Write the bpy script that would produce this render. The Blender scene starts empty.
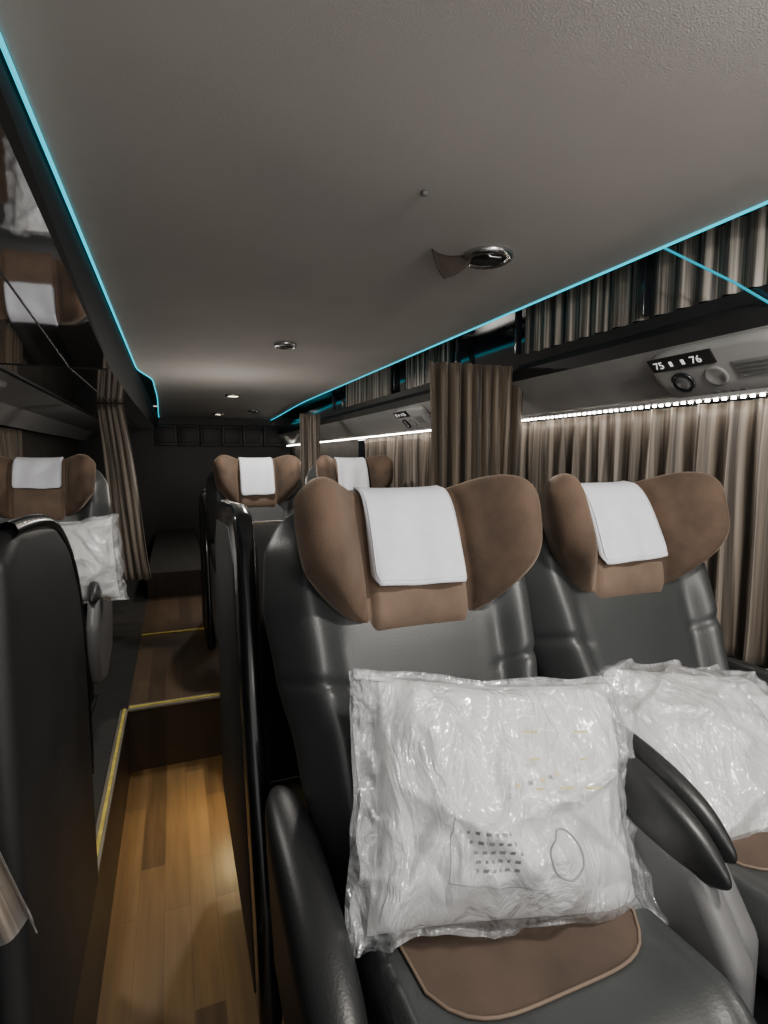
import bpy, bmesh, math, random
from mathutils import Vector, Matrix, noise
random.seed(3)
H=1.37
C=bpy.context.scene.collection
R=math.radians

# ---------------- materials ----------------
def mat(name, col, rough=.5, metal=0, bump=0, bscale=60, var=0, vscale=8, sheen=0, coat=0, spec=.5, emit=None, es=0):
    m=bpy.data.materials.new(name); m.use_nodes=True
    nt=m.node_tree; b=nt.nodes['Principled BSDF']
    b.inputs['Base Color'].default_value=(*col,1)
    b.inputs['Roughness'].default_value=rough
    b.inputs['Metallic'].default_value=metal
    b.inputs['Specular IOR Level'].default_value=spec
    if sheen:
        b.inputs['Sheen Weight'].default_value=sheen
        b.inputs['Sheen Roughness'].default_value=.35
        b.inputs['Sheen Tint'].default_value=(1,.80,.62,1)
    if coat:
        b.inputs['Coat Weight'].default_value=coat
        b.inputs['Coat Roughness'].default_value=.12
    tc=nt.nodes.new('ShaderNodeTexCoord')
    if var:
        n=nt.nodes.new('ShaderNodeTexNoise'); n.inputs['Scale'].default_value=vscale; n.inputs['Detail'].default_value=4
        r=nt.nodes.new('ShaderNodeValToRGB')
        r.color_ramp.elements[0].position=.3; r.color_ramp.elements[1].position=.7
        r.color_ramp.elements[0].color=(*[c*(1-var) for c in col],1)
        r.color_ramp.elements[1].color=(*[min(1,c*(1+var)) for c in col],1)
        nt.links.new(tc.outputs['Object'],n.inputs['Vector'])
        nt.links.new(n.outputs['Fac'],r.inputs['Fac']); nt.links.new(r.outputs['Color'],b.inputs['Base Color'])
    if bump:
        n2=nt.nodes.new('ShaderNodeTexNoise'); n2.inputs['Scale'].default_value=bscale; n2.inputs['Detail'].default_value=3
        bp=nt.nodes.new('ShaderNodeBump'); bp.inputs['Strength'].default_value=bump; bp.inputs['Distance'].default_value=.004
        nt.links.new(tc.outputs['Object'],n2.inputs['Vector'])
        nt.links.new(n2.outputs['Fac'],bp.inputs['Height']); nt.links.new(bp.outputs['Normal'],b.inputs['Normal'])
    if emit:
        b.inputs['Emission Color'].default_value=(*emit,1); b.inputs['Emission Strength'].default_value=es
    return m

def wood(name, c1, c2, sc=1.0):
    m=bpy.data.materials.new(name); m.use_nodes=True; nt=m.node_tree; b=nt.nodes['Principled BSDF']
    tc=nt.nodes.new('ShaderNodeTexCoord'); mp=nt.nodes.new('ShaderNodeMapping')
    mp.inputs['Rotation'].default_value=(0,0,R(90))
    br=nt.nodes.new('ShaderNodeTexBrick'); br.inputs['Scale'].default_value=1
    br.inputs['Brick Width'].default_value=.55; br.inputs['Row Height'].default_value=.075
    br.inputs['Mortar Size'].default_value=.0012; br.inputs['Color1'].default_value=(.0,.0,.0,1); br.inputs['Color2'].default_value=(1,1,1,1)
    br.inputs['Mortar'].default_value=(.3,.3,.3,1); br.offset=.37
    nt.links.new(tc.outputs['Object'],mp.inputs['Vector']); nt.links.new(mp.outputs['Vector'],br.inputs['Vector'])
    mp2=nt.nodes.new('ShaderNodeMapping'); mp2.inputs['Scale'].default_value=(45,3,10)
    nt.links.new(tc.outputs['Object'],mp2.inputs['Vector'])
    n=nt.nodes.new('ShaderNodeTexNoise'); n.inputs['Scale'].default_value=1; n.inputs['Detail'].default_value=5
    nt.links.new(mp2.outputs['Vector'],n.inputs['Vector'])
    mx=nt.nodes.new('ShaderNodeMath'); mx.operation='MULTIPLY_ADD'; mx.inputs[1].default_value=.45
    nt.links.new(br.outputs['Color'],mx.inputs[0]); 
    m3=nt.nodes.new('ShaderNodeMath'); m3.operation='MULTIPLY'; m3.inputs[1].default_value=.6
    nt.links.new(n.outputs['Fac'],m3.inputs[0]); nt.links.new(m3.outputs[0],mx.inputs[2])
    r=nt.nodes.new('ShaderNodeValToRGB'); r.color_ramp.elements[0].color=(*c1,1); r.color_ramp.elements[1].color=(*c2,1)
    r.color_ramp.elements[0].position=.15; r.color_ramp.elements[1].position=.85
    nt.links.new(mx.outputs[0],r.inputs['Fac']); nt.links.new(r.outputs['Color'],b.inputs['Base Color'])
    b.inputs['Roughness'].default_value=.42
    return m

def curtain_mat(name,c1,c2,c3,rough=.55):
    m=bpy.data.materials.new(name); m.use_nodes=True; nt=m.node_tree; b=nt.nodes['Principled BSDF']
    tc=nt.nodes.new('ShaderNodeTexCoord'); mp=nt.nodes.new('ShaderNodeMapping'); mp.inputs['Scale'].default_value=(46,.5,1)
    nt.links.new(tc.outputs['UV'],mp.inputs['Vector'])
    n=nt.nodes.new('ShaderNodeTexNoise'); n.inputs['Scale'].default_value=1; n.inputs['Detail'].default_value=3; n.inputs['Roughness'].default_value=.6
    nt.links.new(mp.outputs['Vector'],n.inputs['Vector'])
    r=nt.nodes.new('ShaderNodeValToRGB'); cr=r.color_ramp
    cr.elements[0].position=.40; cr.elements[0].color=(*c2,1)
    cr.elements[1].position=.60; cr.elements[1].color=(*c3,1)
    e=cr.elements.new(.50); e.color=(*c1,1)
    nt.links.new(n.outputs['Fac'],r.inputs['Fac']); nt.links.new(r.outputs['Color'],b.inputs['Base Color'])
    b.inputs['Roughness'].default_value=rough; b.inputs['Sheen Weight'].default_value=.2
    return m

M_leather=mat('leather_black',(.031,.034,.035),.42,bump=.12,bscale=260,var=.12,vscale=5)
M_leather2=mat('leather_arm',(.013,.014,.015),.40,bump=.10,bscale=260)
M_velvet=mat('velvet_brown',(.078,.049,.032),.9,var=.45,vscale=10,sheen=.32,bump=.2,bscale=300)
M_velvet2=mat('velvet_brown_light',(.130,.088,.062),.9,var=.25,vscale=12,sheen=.28,bump=.2,bscale=300)
M_velvetc=mat('velvet_cushion',(.062,.041,.029),.9,var=.35,vscale=8,sheen=.15,bump=.2,bscale=300)
M_flap=mat('flap_brown',(.045,.032,.024),.8,var=.2)
M_pipe=mat('piping',(.14,.10,.072),.7,var=.1)
M_cloth=mat('cloth_white',(.72,.74,.80),.9,bump=.5,bscale=500,var=.04,vscale=30)
M_grey=mat('plastic_grey',(.12,.12,.123),.45,bump=.1,bscale=300,var=.1)
M_shell=mat('shell_gloss_black',(.008,.008,.009),.20,var=.2,coat=.4)
M_shellm=mat('shell_matte',(.015,.015,.016),.55,bump=.12,bscale=250,var=.2)
M_matte=mat('trim_matte_black',(.006,.006,.007),.8,var=.2)
M_metal=mat('metal_dark',(.05,.05,.055),.4,metal=.8,var=.1)
M_steel=mat('steel',(.55,.55,.55),.25,metal=1,var=.1)
M_ceil=mat('ceiling_fabric',(.50,.475,.445),.92,bump=.25,bscale=350,var=.05,vscale=3)
M_mirror=mat('mirror_black_panel',(.80,.80,.82),.04,metal=1,var=.08,vscale=2)
M_gloss=mat('gloss_dark_panel',(.012,.014,.018),.12,var=.2,coat=1)
M_cons=mat('console_grey',(.34,.335,.33),.4,bump=.05,var=.08)
M_conn=mat('nozzle_grey',(.24,.24,.235),.4,bump=.05,var=.08)
M_conl=mat('console_mid',(.30,.30,.30),.4,bump=.05,var=.08)
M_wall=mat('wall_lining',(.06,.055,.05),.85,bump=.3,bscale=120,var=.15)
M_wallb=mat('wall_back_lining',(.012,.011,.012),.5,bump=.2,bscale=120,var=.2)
M_frame=mat('cabinet_frame',(.040,.037,.034),.4,var=.15)
M_cyan=mat('led_cyan',(0,.3,.4),.5,emit=(.0,.48,.62),es=1.9,var=.05)
M_cyanrefl=mat('led_cyan_reflected',(0,.2,.3),.5,emit=(.0,.42,.56),es=.8,var=.05)  # dim glow painting the LED line's reflection on the rack
M_white=mat('led_white',(1,1,1),.5,emit=(1,.92,.82),es=44,var=.02)
M_warm=mat('lamp_warm',(1,.9,.7),.5,emit=(1,.8,.55),es=12,var=.02)
M_yel=mat('trim_yellow',(.52,.42,.08),.5,var=.3,vscale=30)
M_alu=mat('trim_alu',(.26,.24,.19),.4,metal=.4,var=.2)
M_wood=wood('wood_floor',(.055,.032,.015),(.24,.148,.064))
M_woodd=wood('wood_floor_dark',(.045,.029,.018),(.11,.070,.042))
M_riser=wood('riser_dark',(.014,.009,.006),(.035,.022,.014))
M_carpet=mat('platform_dark',(.022,.021,.020),.9,bump=.4,var=.2)
M_curt=curtain_mat('curtain_window',(.150,.121,.094),(.040,.031,.024),(.31,.26,.212))
M_curtd=curtain_mat('curtain_cross',(.095,.070,.047),(.022,.019,.015),(.19,.145,.10))
M_curtrefl=curtain_mat('curtain_mirrored',(.18,.155,.13),(.02,.018,.016),(.54,.47,.40),.35)  # stripe colours of the window curtain as mirrored in the rack panel
M_pillow=mat('pillow_fabric',(.80,.80,.78),.8,bump=.2,bscale=200,var=.05,vscale=14)
M_print=mat('print_grey',(.22,.23,.25),.6,var=.1)
M_printy=mat('print_gold',(.50,.44,.22),.6,var=.1)
M_text=mat('text_white',(.9,.9,.9),.5,emit=(1,1,1),es=.6)
M_glass=mat('window_glass',(.01,.012,.015),.05,var=.1)
M_hole=mat('dark_hole',(.004,.004,.004),.8,var=.1)

def plastic():
    m=bpy.data.materials.new('plastic_film'); m.use_nodes=True; nt=m.node_tree
    out=nt.nodes['Material Output']; nt.nodes.remove(nt.nodes['Principled BSDF'])
    g=nt.nodes.new('ShaderNodeBsdfGlossy'); g.inputs['Roughness'].default_value=.13
    t=nt.nodes.new('ShaderNodeBsdfTransparent'); t.inputs['Color'].default_value=(.98,.985,1,1)
    d=nt.nodes.new('ShaderNodeBsdfDiffuse'); d.inputs['Color'].default_value=(.85,.87,.90,1)
    mx=nt.nodes.new('ShaderNodeMixShader'); mx2=nt.nodes.new('ShaderNodeMixShader')
    lw=nt.nodes.new('ShaderNodeLayerWeight'); lw.inputs['Blend'].default_value=.32
    ma=nt.nodes.new('ShaderNodeMath'); ma.operation='MULTIPLY_ADD'; ma.inputs[1].default_value=.55; ma.inputs[2].default_value=.10
    tc=nt.nodes.new('ShaderNodeTexCoord'); mp=nt.nodes.new('ShaderNodeMapping'); mp.inputs['Scale'].default_value=(1,1,.55); mp.inputs['Rotation'].default_value=(0,.6,0)
    n=nt.nodes.new('ShaderNodeTexNoise'); n.inputs['Scale'].default_value=11; n.inputs['Detail'].default_value=4; n.inputs['Distortion'].default_value=3.4
    bp=nt.nodes.new('ShaderNodeBump'); bp.inputs['Strength'].default_value=1.0; bp.inputs['Distance'].default_value=.020
    nt.links.new(tc.outputs['Object'],mp.inputs['Vector']); nt.links.new(mp.outputs['Vector'],n.inputs['Vector']); nt.links.new(n.outputs['Fac'],bp.inputs['Height'])
    nt.links.new(bp.outputs['Normal'],g.inputs['Normal']); nt.links.new(bp.outputs['Normal'],lw.inputs['Normal']); nt.links.new(bp.outputs['Normal'],d.inputs['Normal'])
    mx2.inputs[0].default_value=.26
    nt.links.new(t.outputs[0],mx2.inputs[1]); nt.links.new(d.outputs[0],mx2.inputs[2])
    nt.links.new(lw.outputs['Facing'],ma.inputs[0])
    nt.links.new(ma.outputs[0],mx.inputs[0]); nt.links.new(mx2.outputs[0],mx.inputs[1]); nt.links.new(g.outputs[0],mx.inputs[2])
    nt.links.new(mx.outputs[0],out.inputs['Surface'])
    return m
M_plas=plastic()

# ---------------- helpers ----------------
def empty(name,loc=(0,0,0)):
    e=bpy.data.objects.new(name,None); e.location=loc; e.empty_display_size=.1; C.objects.link(e); return e
def mk(name,verts,faces,mats,parent=None,smooth=True,midx=None,uv=None,recalc=True):
    me=bpy.data.meshes.new(name); me.from_pydata([tuple(v) for v in verts],[],faces)
    for m in (mats if isinstance(mats,(list,tuple)) else [mats]): me.materials.append(m)
    if midx:
        for p,i in zip(me.polygons,midx): p.material_index=i
    if uv:
        l=me.uv_layers.new(name='UVMap')
        for lo in me.loops: l.data[lo.index].uv=uv[lo.vertex_index]
    if recalc:
        bm=bmesh.new(); bm.from_mesh(me); bmesh.ops.recalc_face_normals(bm,faces=bm.faces); bm.to_mesh(me); bm.free()
    for p in me.polygons: p.use_smooth=smooth
    o=bpy.data.objects.new(name,me); C.objects.link(o)
    if parent: o.parent=parent
    return o
def bevel(o,w=.01,seg=3):
    b=o.modifiers.new('bev','BEVEL'); b.width=w; b.segments=seg; b.limit_method='ANGLE'; b.angle_limit=R(35)
    return o
def box(name,c,s,m,parent=None,bev=0,rot=None):
    x,y,z=[a/2 for a in s]
    vs=[Vector((i*x,j*y,k*z)) for i in(-1,1) for j in(-1,1) for k in(-1,1)]
    if rot is not None: vs=[rot@v for v in vs]
    vs=[v+Vector(c) for v in vs]
    fs=[(0,1,3,2),(4,6,7,5),(0,4,5,1),(2,3,7,6),(0,2,6,4),(1,5,7,3)]
    o=mk(name,vs,fs,m,parent,smooth=bev>0)
    if bev: bevel(o,bev)
    return o
def grid(name,fn,nu,nv,mats,parent=None,midf=None,uvf=None,solid=0,sub=0):
    vs=[];uv=[]
    for j in range(nv+1):
        for i in range(nu+1):
            u=i/nu; v=j/nv; vs.append(fn(u,v)); uv.append(uvf(u,v) if uvf else (u,v))
    fs=[];mi=[]
    for j in range(nv):
        for i in range(nu):
            a=j*(nu+1)+i; fs.append((a,a+1,a+nu+2,a+nu+1)); mi.append(midf((i+.5)/nu,(j+.5)/nv) if midf else 0)
    o=mk(name,vs,fs,mats,parent,True,mi,uv)
    if solid:
        s=o.modifiers.new('sol','SOLIDIFY'); s.thickness=solid; s.offset=0
    return o
def loft(name,rings,m,parent=None,sub=1,cap=True):
    n=len(rings[0]); vs=[p for r in rings for p in r]; fs=[]
    for k in range(len(rings)-1):
        for i in range(n):
            j=(i+1)%n; fs.append((k*n+i,k*n+j,(k+1)*n+j,(k+1)*n+i))
    if cap:
        fs.append(tuple(range(n))); fs.append(tuple((len(rings)-1)*n+i for i in range(n)))
    o=mk(name,vs,fs,m,parent)
    if sub:
        s=o.modifiers.new('sub','SUBSURF'); s.levels=sub; s.render_levels=sub
    return o
def prism(name,poly,x0,x1,m,parent=None,bev=.01,seg=3,axis='x'):
    n=len(poly)
    if axis=='x': vs=[(x0,a,b) for a,b in poly]+[(x1,a,b) for a,b in poly]
    elif axis=='y': vs=[(a,x0,b) for a,b in poly]+[(a,x1,b) for a,b in poly]
    fs=[tuple(range(n)),tuple(range(n,2*n))]+[(i,(i+1)%n,n+(i+1)%n,n+i) for i in range(n)]
    o=mk(name,vs,fs,m,parent,smooth=bev>0)
    if bev: bevel(o,bev,seg)
    return o
def tube(name,pts,r,m,parent=None,cyc=False,sm=False):
    cu=bpy.data.curves.new(name,'CURVE'); cu.dimensions='3D'; cu.bevel_depth=r; cu.bevel_resolution=2
    sp=cu.splines.new('NURBS' if sm else 'POLY'); sp.points.add(len(pts)-1)
    for p,q in zip(sp.points,pts): p.co=(*q,1)
    sp.use_cyclic_u=cyc
    if sm: sp.use_endpoint_u=True; sp.order_u=3
    cu.materials.append(m)
    o=bpy.data.objects.new(name,cu); C.objects.link(o)
    dg=bpy.context.evaluated_depsgraph_get(); me=bpy.data.meshes.new_from_object(o.evaluated_get(dg))
    C.objects.unlink(o); bpy.data.objects.remove(o)
    for p in me.polygons: p.use_smooth=True
    o=bpy.data.objects.new(name,me); C.objects.link(o)
    if parent: o.parent=parent
    return o
def interp(t,keys):
    if t<=keys[0][0]: return keys[0][1]
    for (a,x),(b,y) in zip(keys,keys[1:]):
        if t<=b:
            k=(t-a)/(b-a); k=k*k*(3-2*k)*.5+k*.5; return x+(y-x)*k
    return keys[-1][1]
def ss(a,b,x):
    t=max(0,min(1,(x-a)/(b-a))); return t*t*(3-2*t)

# ---------------- seat ----------------
WK=[(-.03,.205),(.1,.222),(.25,.238),(.38,.262),(.50,.275),(.60,.266),(.65,.240),(.685,.20),(.706,.13)]
HK=[(-.03,.05),(.1,.07),(.4,.07),(.58,.06),(.665,.045),(.706,.02)]
ST=.706
AX=.240
def seat(X,Yoff,rec=23,shell=None,zf=-1.09,armdz=0,ls=1.0,clen=.72,armw=0):
    root=empty('reclining_seat',(X,Yoff,H+zf))
    r=R(rec); D=Vector((0,math.sin(r),math.cos(r)))*ls; N=Vector((0,-math.cos(r),math.sin(r))); B=Vector((0,.77,.36))
    P=lambda x,s,n: B+Vector((x,0,0))+D*s+N*n
    def fr(c,s):
        c=max(-1,min(1,c)); h=interp(s,HK); bol=.045*ss(-.05,.15,s)*(1-ss(.55,.70,s))
        e=max(0,1-abs(c)**4)**.45
        dip=-.014*math.exp(-((abs(c)-.60)/.05)**2)*(1-ss(.40,.48,s))
        sl=.345+.06*(abs(c)-.6)
        dip-=.010*math.exp(-((s-sl)/.008)**2)*ss(.50,.62,abs(c))
        return h*e+bol*math.exp(-((abs(c)-.78)/.17)**2)*min(1,e*1.3)+dip
    rings=[]
    K=40; s0=-.03; sm=.56
    for k in range(77):
        s=s0+(sm-s0)*k/68 if k<69 else sm+(ST-sm)*((k-68)/8)**.85
        w=interp(s,WK); h=interp(s,HK)
        ring=[]
        for i in range(K+1):
            c=-math.cos(math.pi*i/K); ring.append(P(w*c,s,fr(c,s)))
        for i in range(1,K):
            c=math.cos(math.pi*i/K); ring.append(P(w*c,s,-h*1.1*max(0,1-abs(c)**4)**.45))
        rings.append(ring)
    loft('backrest',rings,M_leather,root,1)
    surf=lambda x,s,o=.001: P(x,s,fr(x/interp(s,WK),s)+o)
    def lum(u,v):
        x=(u*2-1)*.125; top=.27-.03*abs(u*2-1)**4; s=.0+v*top
        return surf(x,s,.004-.003*max(abs(2*u-1)**8,v**10))
    grid('lumbar_panel',lum,20,14,M_velvetc,root)
    bp=[lum(0,v/8)+N*.001 for v in range(9)]+[lum(u/16,1)+N*.001 for u in range(17)]+[lum(1,1-v/8)+N*.001 for v in range(9)]
    tube('lumbar_piping',bp,.0026,M_pipe,root)
    # winged headrest
    def hd(u,v,side,off=0):
        a=abs(u)
        st=.697+.010*math.exp(-((a-.62)/.24)**2)-.050*a**8
        sb=.425+.020*ss(.40,.47,a)+.085*max(0,(a-.46)/.54)**1.5
        s=st+(sb-st)*v
        x=.236*u*(1-.05*v**2*a)
        T=(max(0,1-a**7)*max(0,1-abs(2*v-1)**3.4))**.5
        T*=1-.55*math.exp(-((a-.43)/.035)**2)
        Mn=.050+.115*ss(.40,1.02,a)*(1-.18*v)
        th=.044+.046*math.exp(-((a-.75)/.26)**2)
        return P(x,s,Mn+side*(th*T+off))
    nu,nv=80,34
    cs=[-math.cos(math.pi*i/nu)*.5+((2*i/nu-1)*.5) for i in range(nu+1)]
    vsn=[.5-.5*math.cos(math.pi*j/nv)*.6-.5*.4*(1-2*j/nv) for j in range(nv+1)]
    g1=[hd(cs[i],vsn[j],1) for j in range(nv+1) for i in range(nu+1)]
    g2=[hd(cs[i],vsn[j],-1) for j in range(nv+1) for i in range(nu+1)]
    fs=[];mi=[]
    n=nu+1;o2=len(g1)
    for j in range(nv):
        for i in range(nu):
            a=j*n+i; f=(a,a+1,a+n+1,a+n); fs.append(f); mi.append(1 if abs((cs[i]+cs[i+1])/2)<.43 else 0)
            fs.append(tuple(q+o2 for q in f)); mi.append(0)
    ho=mk('headrest',g1+g2,fs,[M_velvet,M_velvet2],root,True,mi)
    w=ho.modifiers.new('w','WELD'); w.merge_threshold=.0004
    rx=random.random()*10
    def cl(u,v):
        uu=(2*u-1)
        a=uu*(.375+.03*v)
        wob=.0025*math.sin(uu*6+rx+v*3)*v
        if v<.2: return hd(a,.35*(1-v/.2),-1,.006)
        if v<.26: 
            q=(v-.2)/.06*math.pi; st=hd(a,0,1); 
            return st+D*(.010*math.sin(q))+N*(-.008*math.cos(q))
        w=(v-.26)/.74
        return hd(a,w*clen+.015*math.sin(rx)*uu*w,1,.008+wob*2)+N*(.006*w)
    def cl2(u,v):
        if v>.9:
            k=(v-.9)/.1; uu=2*u-1; u=.5+.5*uu*(1-.10*k*k)
        return cl(u,v)
    grid('headrest_cloth',cl2,24,44,M_cloth,root,solid=.003)
    bp=[cl2(.03,.3+.66*i/14)+N*.002 for i in range(15)]+[cl2(.04+.92*i/12,.965)+N*.002 for i in range(13)]+[cl2(.97,.96-.66*i/14)+N*.002 for i in range(15)]
    tube('cloth_hem',bp,.0009,M_cloth,root)
    def ctop(c,y):
        t=(.80-y)/.47
        base=.385+.03*t
        e=max(0,1-abs(c)**6)**.4
        fall=.05*ss(.9,1.02,t)
        return base-fall+.055*e+.018*math.exp(-((abs(c)-.84)/.1)**2)*e-.008*math.exp(-((abs(c)-.80)/.03)**2)
    CW=.213
    rings=[]
    for k in range(15):
        y=.80-.48*k/14; w=CW*(1-.10*ss(.8,1,k/14)); ring=[]
        for i in range(K+1):
            c=-math.cos(math.pi*i/K); ring.append(Vector((w*c,y,ctop(c,y))))
        for i in range(1,K):
            c=math.cos(math.pi*i/K); e=max(0,1-abs(c)**6)**.4; ring.append(Vector((w*c,y,.385+.03*k/14-.075*e*(1-.3*ss(.8,1,k/14)))))
        rings.append(ring)
    loft('seat_cushion',rings,M_leather,root,1)
    def pt(u,v):
        uu=2*u-1; x=.170*uu*(1-.06*v); y=.76-v*(.30-.06*abs(uu)**5)
        return Vector((x,y,ctop(x/CW,y)+.003-.002*max(abs(uu)**8,abs(2*v-1)**8)))
    grid('cushion_panel',pt,26,16,M_velvetc,root)
    bp=[pt(0,v/8)+Vector((0,0,.001)) for v in range(9)]+[pt(u/20,1)+Vector((0,0,.001)) for u in range(21)]+[pt(1,1-v/8)+Vector((0,0,.001)) for v in range(9)]
    tube('cushion_piping',bp,.0022,M_pipe,root)
    for sg in(-1,1):
        aw=armw if sg<0 else 0
        xc=sg*(AX+aw*2.2); dz=armdz if sg<0 else 0; ya=.96-(.04 if aw else 0)
        prism('arm_side',[(.92,.57+dz),(.93,.40),(.86,.22),(.62,.16),(.46,.20),(.41,.32),(.41,.44),(.48,.535+dz*1.1),(.62,.56+dz)],xc-.022,xc+.022,M_grey if not aw else M_leather2,root,.02,4)
        rings=[]
        for k in range(15):
            t=k/14; y=ya-(ya-.44)*t; z=.59+.035*math.sin(t*math.pi*.8)-.075*t+dz*(1+.5*t)
            e=max(.02,1-abs(2*t-1)**3.4)**.5
            rings.append([Vector((xc+(.0285+aw)*e*math.copysign(abs(math.cos(q))**.8,math.cos(q)),y,z+(.034+.02*t)*e*math.copysign(abs(math.sin(q))**.8,math.sin(q)))) for q in [2*math.pi*i/16 for i in range(16)]])
        loft('arm_pad',rings,M_leather2,root,2)
    rings=[]
    for k in range(9):
        t=k/8; y=.34-.14*t; z=.37-.24*t; e=max(.05,1-abs(2*t-1)**4)**.5
        rings.append([Vector((.205*math.copysign(abs(math.cos(q))**.35,math.cos(q)),y+.032*e*math.copysign(abs(math.sin(q))**.7,math.sin(q))-.01,z+.012*e*math.sin(q))) for q in [2*math.pi*i/20 for i in range(20)]])
    loft('leg_rest',rings,M_leather,root,1)
    box('base_frame',(0,.58,.27),(.42,.42,.05),M_metal,root,.008)
    for sx in(-.17,.17):
        for y in(.42,.74): box('leg',(sx,y,.13),(.035,.05,.25),M_metal,root,.006)
        box('foot_rail',(sx,.58,.012),(.05,.46,.024),M_metal,root,.006)
    if shell:
        xs=shell['x']-X
        prism('shell_side',shell['poly'],xs-.022,xs+.022,shell.get('mat',M_shell),root,.018,4)
        if 'inner' in shell: prism('shell_panel',shell['inner'],xs-.024,xs+.024,M_shellm,root,.002,2)
        if 'rim' in shell: tube('shell_rim',[(xs+.012,a,b) for a,b in shell['rim']],.014,M_shell,root,sm=True)
        y0=shell['back']; x0,x1=sorted((xs,-xs*.95))
        box('shell_back',((x0+x1)/2,y0,.45),(x1-x0,.03,.88),M_shellm,root,.012)
    return root

shR={'x':.136,'poly':[(1.80,0),(1.80,.86),(1.765,.93),(1.68,.965),(1.28,.985),(1.19,.97),(1.13,.90),(1.08,.60),(.95,.22),(.93,0)],
     'inner':[(1.75,.03),(1.75,.84),(1.66,.91),(1.30,.93),(1.20,.86),(1.15,.56),(1.03,.2),(1.0,.03)],'back':1.74}
seat(.415,0,23,shell=shR,armdz=-.085,armw=.011)
seat(.947,0.03,23)
shL={'x':-.240,'poly':[(1.54,0),(1.54,.62),(1.50,.78),(1.40,.90),(1.26,.965),(1.0,.985),(.92,.95),(.90,.6),(.88,0)],'back':1.46,'mat':M_shellm,
     'rim':[(1.53,.3),(1.535,.62),(1.49,.79),(1.39,.905),(1.26,.968),(1.1,.985),(.98,.985)]}
seat(-.56,-.06,23,shell=shL)
shF={'x':.165,'poly':[(1.55,0),(1.55,.80),(1.5,.86),(1.20,.88),(1.10,.80),(1.0,.55),(.95,.3),(.93,0)],
     'inner':[(1.48,.03),(1.48,.74),(1.4,.79),(1.22,.80),(1.15,.7),(1.05,.3),(1.0,.03)],'back':1.5}
seat(.43,2.2,17,shell=shF,ls=1.06,clen=.76)
seat(.99,2.2,17,ls=1.06)
seat(-.555,1.87,17,ls=1.06,clen=.5)

# ---------------- pillows ----------------
def pillow(name,loc,rot,W,Hh,T,seed,prints=True):
    root=empty(name,loc); root.rotation_euler=rot
    def ridge(v,k): return max(0,1-abs(v)*k)
    def fn(a,b,side,bag):
        kx,kz=(1.15,1.06) if bag else (1,1)
        aa=a*kx; bb=b*kz
        ca=max(-1,min(1,aa)); cb=max(-1,min(1,bb))
        e=(max(0,1-abs(ca)**3)*max(0,1-abs(cb)**3))**.55
        x=W/2*ca*(1-.05*(1-cb*cb))+W/2*(aa-ca); zz=Hh/2*cb*(1-.06*(1-ca*ca))+Hh/2*(bb-cb)
        y=side*T*e
        nz=noise.noise(Vector((x*7,zz*7,seed+side*.3)))*.020
        wx=x+.04*noise.noise(Vector((x*6,zz*6,seed+20))); wz=zz+.04*noise.noise(Vector((x*6,zz*6,seed+30)))
        r1=ridge(noise.noise(Vector((wx*6+wz*5+seed,wz*3,seed))),5)
        r2=ridge(noise.noise(Vector((wx*5-seed,wz*11-wx*4,seed+4))),5)
        r3=ridge(noise.noise(Vector((wx*15,wz*12+wx*6,seed+8))),3.5)
        r4=noise.noise(Vector((wx*24,wz*10,seed+11)))
        if bag:
            y+=side*(.008+nz*e+.017*r1+.014*r2+.009*r3+.006*r4); y+=.020*noise.noise(Vector((x*16,zz*16,seed)))*(1-e)
            x+=.008*noise.noise(Vector((zz*18,seed,1)))*(abs(a)>.9); zz+=.009*noise.noise(Vector((x*18,seed,2)))*(abs(b)>.9)
        else: y+=side*(nz*e+.014*r1*e+.011*r2*e)
        return Vector((x,y,zz))
    for bag in(False,True):
        n=130 if bag else 80
        g=[];fs=[]
        for side in(-1,1):
            o0=len(g)
            for j in range(n+1):
                for i in range(n+1): g.append(fn(2*i/n-1,2*j/n-1,side,bag))
            for j in range(n):
                for i in range(n):
                    q=o0+j*(n+1)+i; f=(q,q+1,q+n+2,q+n+1); fs.append(f if side<0 else f[::-1])
        mk('plastic_bag' if bag else 'pillow_body',g,fs,M_plas if bag else M_pillow,root,recalc=False)
    if prints:
        S=lambda a,b: fn(a,b,-1,True)+Vector((0,-.0014,0))
        ring=[S(.18+.12*math.cos(q),-.38+.17*math.sin(q)) for q in [2*math.pi*i/40 for i in range(40)]]
        tube('print_ring',ring,.0013,M_print,root,cyc=True)
        rr=random.Random(seed)
        def dash(a0,b0,l,h,m):
            def f(u,v): return S(a0+l*u,b0+h*v)
            grid('print_mark',f,4,2,m,root)
        for row in range(5):
            a=-.42
            for c in range(6):
                l=.012+.02*rr.random()
                dash(a+row*.012,-.22-.065*row,l,.024,M_print); a+=l+.022
        tube('label_edge',[S(-.50,-.10-.46*i/24) for i in range(25)],.0006,M_print,root)
        tube('label_edge',[S(-.50+.55*i/24,-.56-.06*i/24) for i in range(25)],.0006,M_print,root)
        for row in range(3):
            for c in range(3):
                if rr.random()<.75: dash(.02+.17*c+rr.random()*.04,.52-.22*row,.09*rr.random()+.03,.018,M_printy)
        for c in range(5): dash(-.1+.08*c,.1+.02*c,.03,.03,M_print if c%2 else M_printy)
    return root
pillow('wrapped_pillow',(.438,.645,H-.498),(R(-27),R(7),R(-9)),.405,.325,.070,2.3)
pillow('wrapped_pillow',(.99,.70,H-.580),(R(-52),R(8),R(-8)),.43,.36,.062,7.7,False)
pillow('wrapped_pillow',(-.40,2.50,H-.43),(R(-14),R(-8),R(-14)),.34,.34,.06,5.1,False)
pillow('wrapped_pillow',(-.56,.58,H-.53),(R(-27),0,0),.40,.33,.07,9.1,False)

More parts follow.
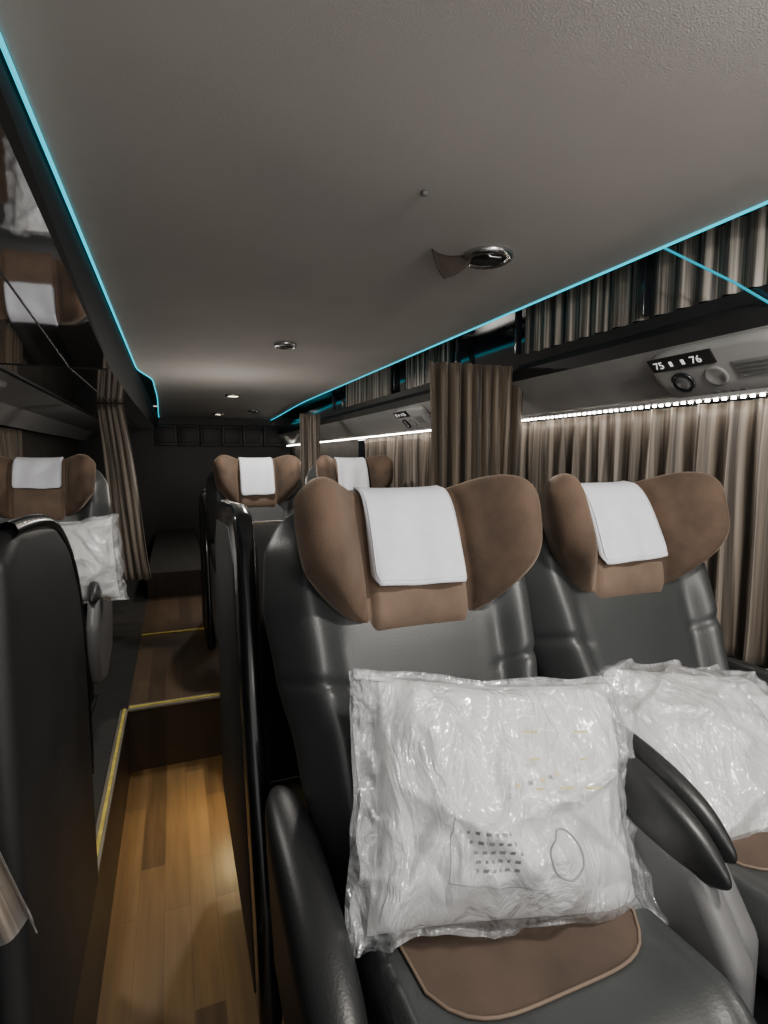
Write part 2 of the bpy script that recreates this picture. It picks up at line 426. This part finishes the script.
# ---------------- room ----------------
Y0,Y1=-1.2,7.2
YS=2.49
def floor():
    V=[];F=[];MI=[]
    def q(p,mi): 
        b=len(V); V.extend([(a,bb,c+H) for a,bb,c in p]); F.append((b,b+1,b+2,b+3)); MI.append(mi)
    xl,xr,ys=-.225,.21,YS; lo,up=-1.37,-1.09
    q([(xl,Y0,lo),(xr,Y0,lo),(xr,ys,lo),(xl,ys,lo)],0)
    q([(xl,Y0,up),(xl,ys,up),(xl,ys,lo),(xl,Y0,lo)],2)
    q([(xr,Y0,up),(xr,ys,up),(xr,ys,lo),(xr,Y0,lo)],3)
    q([(xl,ys,up),(xr,ys,up),(xr,ys,lo),(xl,ys,lo)],2)
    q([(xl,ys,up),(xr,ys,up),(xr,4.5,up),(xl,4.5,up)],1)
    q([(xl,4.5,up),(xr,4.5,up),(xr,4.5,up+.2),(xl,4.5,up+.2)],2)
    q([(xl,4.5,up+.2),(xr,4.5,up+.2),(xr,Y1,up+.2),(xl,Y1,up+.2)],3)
    q([(-1.05,Y0,up),(xl,Y0,up),(xl,Y1,up),(-1.05,Y1,up)],3)
    q([(xr,Y0,up),(1.45,Y0,up),(1.45,Y1,up),(xr,Y1,up)],3)
    q([(xl,4.5,up),(xl,Y1,up),(xl,Y1,up+.2),(xl,4.5,up+.2)],2)
    q([(xr,4.5,up),(xr,Y1,up),(xr,Y1,up+.2),(xr,4.5,up+.2)],2)
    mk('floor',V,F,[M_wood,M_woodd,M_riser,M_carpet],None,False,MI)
floor()
zt=H-1.09
t1=empty('trim_1')
box('edge',(-.238,(Y0+YS)/2,zt+.004),(.030,YS-Y0,.012),M_alu,t1,.002)
box('edge_stripe',(-.236,(Y0+YS)/2,zt+.0115),(.010,YS-Y0,.004),M_yel,t1)
t2=empty('trim_2')
box('edge',(-.008,YS+.015,zt+.004),(.43,.045,.012),M_alu,t2,.002)
box('edge_stripe',(-.008,YS+.01,zt+.0115),(.42,.014,.004),M_yel,t2)
t3=empty('trim_3')
box('edge_stripe',(-.008,3.56,zt+.003),(.43,.030,.006),M_yel,t3,.001)

def wall(name,x):
    mk(name,[(x,Y0,H-1.1),(x,Y1,H-1.1),(x,Y1,H+.62),(x,Y0,H+.62)],[(0,1,2,3)],M_wall,None,False)
wall('wall_left',-1.04); wall('wall_right',1.45)
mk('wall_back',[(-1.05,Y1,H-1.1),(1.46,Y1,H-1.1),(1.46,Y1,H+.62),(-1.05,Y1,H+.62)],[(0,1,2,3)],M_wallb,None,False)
box('window_1',(1.443,2.0,H-.2),(.008,4.6,.72),M_glass)
box('window_2',(-1.033,2.0,H-.2),(.008,5.0,.72),M_glass)
cab=empty('overhead_cabinet')
for i in range(6):
    x=-.20+i*.26
    box('frame',(x+.125,Y1-.03,H+.28),(.252,.05,.26),M_frame,cab,.01)
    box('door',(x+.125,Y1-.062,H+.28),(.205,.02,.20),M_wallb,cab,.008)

def xl(y): return -.186+.075*ss(3.6,4.2,y)-.03*ss(5,7.2,y)
def xr(y): return 1.19
def zc(y): return .55-.05*ss(5,7.2,y)
def cf(u,v):
    y=Y0+(Y1-Y0)*v; a,b=xl(y),xr(y); x=a+(b-a)*u
    e=abs(2*u-1)
    return Vector((x,y,H+zc(y)+.006*(1-e*e)-.008*e**30))
grid('ceiling',cf,48,120,M_ceil)
box('ceiling_outer',(.2,3.0,H+.65),(2.52,8.5,.03),M_wall)
for nm,fx in(('l',xl),('r',xr)):
    pts=[]
    for i in range(90):
        y=Y0+(Y1-.05-Y0)*i/89; pts.append((fx(y)+(.004 if nm=='r' else -.004),y,H+zc(y)-.010))
    tube('led_strip_light',pts,.0040,M_cyan)

def rack(name,prof,mats,y0=Y0,y1=Y1):
    root=empty(name)
    for i,(a,b) in enumerate(zip(prof,prof[1:])):
        m=mats[i]
        if m is None: continue
        mk('panel_%d'%(i+1),[(a[0],y0,H+a[1]),(a[0],y1,H+a[1]),(b[0],y1,H+b[1]),(b[0],y0,H+b[1])],[(0,1,2,3)],m,root,False)
    return root
rR=rack('overhead_rack',[(1.195,.55),(1.21,.545),(1.24,.60),(1.36,.61),(1.36,.42),(1.325,.41),(1.32,.375),(1.285,.345),(1.288,.305),(1.42,.170),(1.45,.165)],
   [M_matte,M_gloss,M_gloss,M_gloss,M_gloss,M_gloss,M_shellm,M_shellm,M_cons,M_cons])
def refl_strip(y0,y1,par):  # pleated mesh standing in for the window curtain's reflection, no real fabric here
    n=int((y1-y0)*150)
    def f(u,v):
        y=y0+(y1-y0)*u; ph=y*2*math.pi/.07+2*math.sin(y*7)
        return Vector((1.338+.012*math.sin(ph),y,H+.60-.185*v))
    grid('reflected_pleats',f,n,4,M_curtrefl,par,uvf=lambda u,v:(u*(y1-y0)*1.6,v*.2))
cref=empty('curtain_reflection'); refl_strip(.1,1.86,cref); refl_strip(2.5,3.1,cref); refl_strip(3.3,4.3,cref)
for y in(.62,1.26,1.9,2.4,3.2,4.6): box('rack_divider',(1.32,y,H+.51),(.03,.010,.18),M_gloss,rR,.003)
tube('led_reflection',[(1.197,1.09,H+.537),(1.27,.95,H+.42),(1.29,.87,H+.35)],.0030,M_cyanrefl,rR)  # glowing tube drawn as the ceiling LED's reflection, not a second strip

def zm(y): return min(.535,max(.345,.585-.10*y))
def rL():
    root=empty('overhead_rack')
    ys=[Y0,.5,2.4,3.6,Y1]
    def strip(name,fa,fb,m):
        V=[];F=[]
        for y in ys: V+= [Vector(fa(y)),Vector(fb(y))]
        for i in range(len(ys)-1): F.append((2*i,2*i+2,2*i+3,2*i+1))
        mk(name,V,F,m,root,False)
    ex=lambda y: xl(y)-.012
    strip('edge_trim',lambda y:(ex(y),y,H+zc(y)),lambda y:(ex(y)-.02,y,H+zm(y)),M_matte)
    strip('mirror_lid',lambda y:(ex(y)-.02,y,H+zm(y)),lambda y:(-.60,y,H+zm(y)),M_mirror)
    strip('lid_side',lambda y:(-.60,y,H+zm(y)),lambda y:(-.61,y,H+.335),M_gloss)
    strip('console_inner',lambda y:(-.61,y,H+.335),lambda y:(-.86,y,H+.30),M_conl)
    strip('console_outer',lambda y:(-.86,y,H+.30),lambda y:(-.96,y,H+.20),M_cons)
    strip('console_edge',lambda y:(-.96,y,H+.20),lambda y:(-1.04,y,H+.20),M_shellm)
    tube('lid_joint',[(-.36,y,H+zm(y)-.001) for y in ys],.0025,M_shellm,root)
    tube('lid_rim',[(-.60,y,H+zm(y)) for y in ys],.007,M_shellm,root)
    for y in(.55,2.4): box('lid_gap',(-.415,y,H+zm(y)-.001),(.37,.006,.004),M_hole,root)
rL()
def lathe(name,c,ax,prof,m,parent,n=28):
    ax=Vector(ax).normalized(); t=ax.orthogonal().normalized(); b=ax.cross(t); c=Vector(c)
    rings=[[c+ax*h+(t*math.cos(q)+b*math.sin(q))*r for q in [2*math.pi*i/n for i in range(n)]] for r,h in prof]
    return loft(name,rings,m,parent,0)

def psu(y):
    root=empty('passenger_service_panel')
    a=Vector((1.288,0,.305)); b=Vector((1.42,0,.170)); d=(b-a).normalized(); nrm=Vector((-d.z,0,d.x))
    if nrm.x>0: nrm=-nrm
    m_=a+(b-a)*.46
    c=Vector((m_.x,y,H+m_.z))
    rot=Matrix((Vector((0,-1,0)),-d,nrm)).transposed()
    L=lambda x,yy,zz:c+rot@Vector((x,yy,zz))
    rings=[]
    for r,h in((1,-.004),(1,.012),(.95,.024),(.85,.030)):
        rings.append([L(.205*r*math.copysign(abs(math.cos(q))**.4,math.cos(q)),.083*r*math.copysign(abs(math.sin(q))**.5,math.sin(q)),h) for q in [2*math.pi*i/48 for i in range(48)]])
    loft('body',rings,M_cons,root,0)
    box('display',L(-.085,.054,.031),(.195,.044,.006),M_hole,root,.002,rot)
    for tx,s,sz in((-.150,'75',.032),(-.035,'76',.032)):
        cu=bpy.data.curves.new('seat_number','FONT'); cu.body=s; cu.size=sz; cu.extrude=.0005; cu.align_x='CENTER'; cu.align_y='CENTER'
        cu.materials.append(M_text); o=bpy.data.objects.new('seat_number',cu); C.objects.link(o); o.parent=root
        o.matrix_local=Matrix.Translation(L(tx,.054,.0355))@rot.to_4x4()
    for tx in(-.112,-.075): box('icon',L(tx,.054,.034),(.009,.016,.002),M_text,root,0,rot)
    lathe('speaker_ring',L(-.11,-.014,.028),nrm,[(.034,0),(.034,.008),(.028,.010),(.026,.003)],M_gloss,root)
    lathe('speaker_core',L(-.11,-.014,.028),nrm,[(.025,0),(.025,.006),(.015,.011),(.002,.012)],M_grey,root)
    lathe('air_nozzle',L(-.01,-.010,.028),nrm,[(.032,0),(.032,.004),(.029,.007),(.024,.007),(.020,.003),(.003,.003)],M_conn,root)
    box('vent_recess',L(.10,.0,.030),(.11,.055,.004),M_conn,root,.006,rot)
    for k in range(4): box('vent_slat',L(.10,-.018+.012*k,.033),(.095,.003,.004),M_grey,root,.001,rot)
    for tx in(-.035,-.01,.015,.04): box('button',L(tx,-.064,.031),(.016,.010,.004),M_grey,root,.001,rot)
psu(1.02); psu(2.95)
pl=empty('passenger_service_panel')
box('body',(-.76,2.6,H+.305),(.20,.46,.04),M_cons,pl,.02,Matrix.Rotation(R(-10),3,'Y'))
lathe('air_nozzle',(-.74,2.72,H+.285),(0.1,-.2,-1),[(.028,0),(.028,.008),(.02,.012),(.01,.008)],M_gloss,pl)
lathe('air_nozzle',(-.74,2.52,H+.285),(0.1,-.2,-1),[(.028,0),(.028,.008),(.02,.012),(.01,.008)],M_gloss,pl)

wl=empty('window_led_strip')
box('channel',(1.366,2.9,H+.166),(.018,7.6,.010),M_cons,wl)
vs=[];fs=[]
for i in range(310):
    y=-.8+i*.025; x=1.362+.001*math.sin(i*1.7); zz=H+.156; sx,sy,sz=.003,.0045,.003
    b=len(vs)
    for k in range(8): vs.append((x+(sx if k&4 else -sx),y+(sy if k&2 else -sy),zz+(sz if k&1 else -sz)))
    for f in [(0,1,3,2),(4,6,7,5),(0,4,5,1),(2,3,7,6),(0,2,6,4),(1,5,7,3)]: fs.append(tuple(b+q for q in f))
mk('led_chips',vs,fs,M_white,wl,False)

def curtain(name,p0,p1,zt,zb,period,amp,m,taper=None,seed=0,shift=None):
    p0=Vector(p0);p1=Vector(p1); L=(p1-p0).length; d=(p1-p0)/L; nr=Vector((-d.y,d.x))
    n=int(L/period*16)
    def f(u,v):
        t=u
        if taper: k=taper(v); t=.5+(u-.5)*k
        ph=u*L/period*2*math.pi+2.2*math.sin(u*L*9+seed)+.5*noise.noise(Vector((u*L*5,v*1.5,seed)))*3
        a=amp*(.6+.4*v)*(1+.8*noise.noise(Vector((u*L*6,seed,v))))
        sn=math.sin(ph); sn=sn*(1.25-.25*sn*sn)
        p=p0+d*(L*t+.25*period*math.cos(ph)*.4)+nr*(a*sn+.01*noise.noise(Vector((u*L*3,v*2,seed+5))))
        if shift: p=p+Vector(shift(v))
        return Vector((p.x,p.y,H+zt+(zb-zt)*v+.004*math.sin(ph)*(v>.98)))
    return grid(name,f,n,20,m,uvf=lambda u,v:(u*L*1.5+seed,v*abs(zt-zb)),solid=.002)
curtain('window_curtain',(1.400,.2),(1.400,4.0),.150,-.545,.075,.024,M_curt,seed=1)
curtain('window_curtain',(-.99,-.2),(-.99,4.5),.19,-.545,.07,.017,M_curtd,seed=3)
curtain('partition_curtain',(.915,1.90),(1.345,1.88),.365,-.75,.055,.028,M_curtd,seed=4,taper=lambda v:1-.06*math.sin(v*3))
curtain('partition_curtain',(-.45,3.9),(-.27,3.85),.34,-.80,.045,.018,M_curt,seed=6,taper=lambda v:.9+.2*v,shift=lambda v:(.10*v,0))
curtain('partition_curtain',(.92,4.15),(1.08,4.15),.34,-.80,.045,.018,M_curt,seed=8)
curtain('partition_curtain',(-.52,.79),(-.34,.79),.42,-.62,.045,.016,M_curt,seed=9,taper=lambda v:.6+.5*v*v,shift=lambda v:(.06*v+.085*v*v,0))
prism('window_ledge',[(1.45,H-1.09),(1.45,H-.56),(1.40,H-.57),(1.36,H-.62),(1.36,H-1.09)],Y0,Y1,M_shellm,None,.01,3,'y')
prism('window_ledge',[(-1.04,H-1.09),(-1.04,H-.56),(-.98,H-.57),(-.93,H-.62),(-.93,H-1.09)],Y0,Y1,M_shellm,None,.01,3,'y')

def dl(name,x,y,r,lit,m=M_steel):
    root=empty(name,(x,y,H+zc(y)+.004)); 
    lathe('ring',(0,0,0),(0,0,-1),[(r*.72,.0),(r*.72,.012),(r*.85,.017),(r,.010),(r,-.01)],m,root)
    lathe('recess',(0,0,.001),(0,0,-1),[(r*.70,.012),(r*.5,.002),(.001,.001)],M_warm if lit else M_hole,root)
    return root
d1=dl('ceiling_downlight',.825,1.34,.070,False)
tube('catch',[(-.03,-.045,-.012),(-.02,-.05,-.022),(.01,-.05,-.02)],.003,M_steel,d1)
dl('ceiling_downlight',.53,2.70,.055,False)
dl('ceiling_downlight',.51,5.0,.07,True)
dl('ceiling_downlight',.50,6.6,.07,True)
dl('ceiling_downlight',.85,6.2,.07,False)
lathe('ceiling_screw_cap',(.51,1.08,H+.555),(0,0,-1),[(.008,0),(.008,.006),(.004,.009)],M_grey,None)
def flap(u,v):
    l=.070*(1-abs(u-.3)/.7)**.8+.006
    return Vector((.660+.11*u+.01*v,1.35-.015*v+.03*math.sin(u*3),H+.553-v*l+.006*math.sin(u*6)*v))
grid('hanging_light_cover',flap,16,8,M_flap,solid=.004)

sl=empty('step_light',(.205,2.05,H-1.16))
box('housing',(-.004,0,0),(.012,.06,.03),M_steel,sl,.003)
box('lens',(-.011,0,0),(.004,.045,.02),M_warm,sl,.001)

# ---------------- lights ----------------
def area(name,loc,size,e,col,rot=(0,0,0),spread=None):
    l=bpy.data.lights.new(name,'AREA'); l.shape='DISK'; l.size=size; l.energy=e; l.color=col
    if spread: l.spread=R(spread)
    o=bpy.data.objects.new(name,l); o.location=loc; o.rotation_euler=rot; C.objects.link(o); return o
def spot(name,loc,e,col,ang,rot=(0,0,0),r=.03):
    l=bpy.data.lights.new(name,'SPOT'); l.energy=e; l.color=col; l.spot_size=R(ang); l.spot_blend=.6; l.shadow_soft_size=r
    o=bpy.data.objects.new(name,l); o.location=loc; o.rotation_euler=rot; C.objects.link(o); return o
def point(name,loc,e,col,r=.08):
    l=bpy.data.lights.new(name,'POINT'); l.energy=e; l.color=col; l.shadow_soft_size=r
    o=bpy.data.objects.new(name,l); o.location=loc; C.objects.link(o); return o
area('cabin_lamp_a',(.80,.15,H+.50),.10,15,(1,.94,.86),(R(15),R(8),0))
area('cabin_lamp_b',(.55,-1.0,H+.40),.3,14,(1,.95,.89),(R(60),0,0))
area('cabin_lamp_c',(.53,2.70,H+.51),.1,11,(1,.94,.86))
area('cabin_lamp_d',(.51,5.0,H+.50),.12,6,(1,.9,.75))
area('cabin_fill_left',(-.45,1.75,H+.33),.1,7,(1,.95,.88))  # added fill for the far-left seat and console, no fixture here
point('cabin_fill_rear',(.35,3.8,H-.05),10,(1,.94,.86),.15)  # added bare fill light that lifts the rear ceiling
point('cabin_fill_front',(.3,-.9,H-.1),6,(1,.95,.89),.2)  # added fill behind the camera, brightens the near ceiling
spot('aisle_lamp',(.12,1.75,H+.50),17,(1,.74,.36),36,(R(0),0,0))
spot('step_lamp',(.17,2.05,H-1.12),4,(1,.72,.3),140,(0,R(20),0))
spot('aisle_lamp_b',(.0,3.9,H+.48),8,(1,.75,.45),40)

w=bpy.data.worlds.new('World'); bpy.context.scene.world=w; w.use_nodes=True
w.node_tree.nodes['Background'].inputs[0].default_value=(1,.985,.96,1); w.node_tree.nodes['Background'].inputs[1].default_value=1.0

cam=bpy.data.cameras.new('camera'); co=bpy.data.objects.new('camera',cam); C.objects.link(co)
cam.sensor_fit='VERTICAL'; cam.sensor_height=36; cam.lens=540/1024*36; cam.clip_start=.02
co.location=(0,0,H); co.rotation_euler=(R(90-5.7),0,R(-21.2))
bpy.context.scene.camera=co
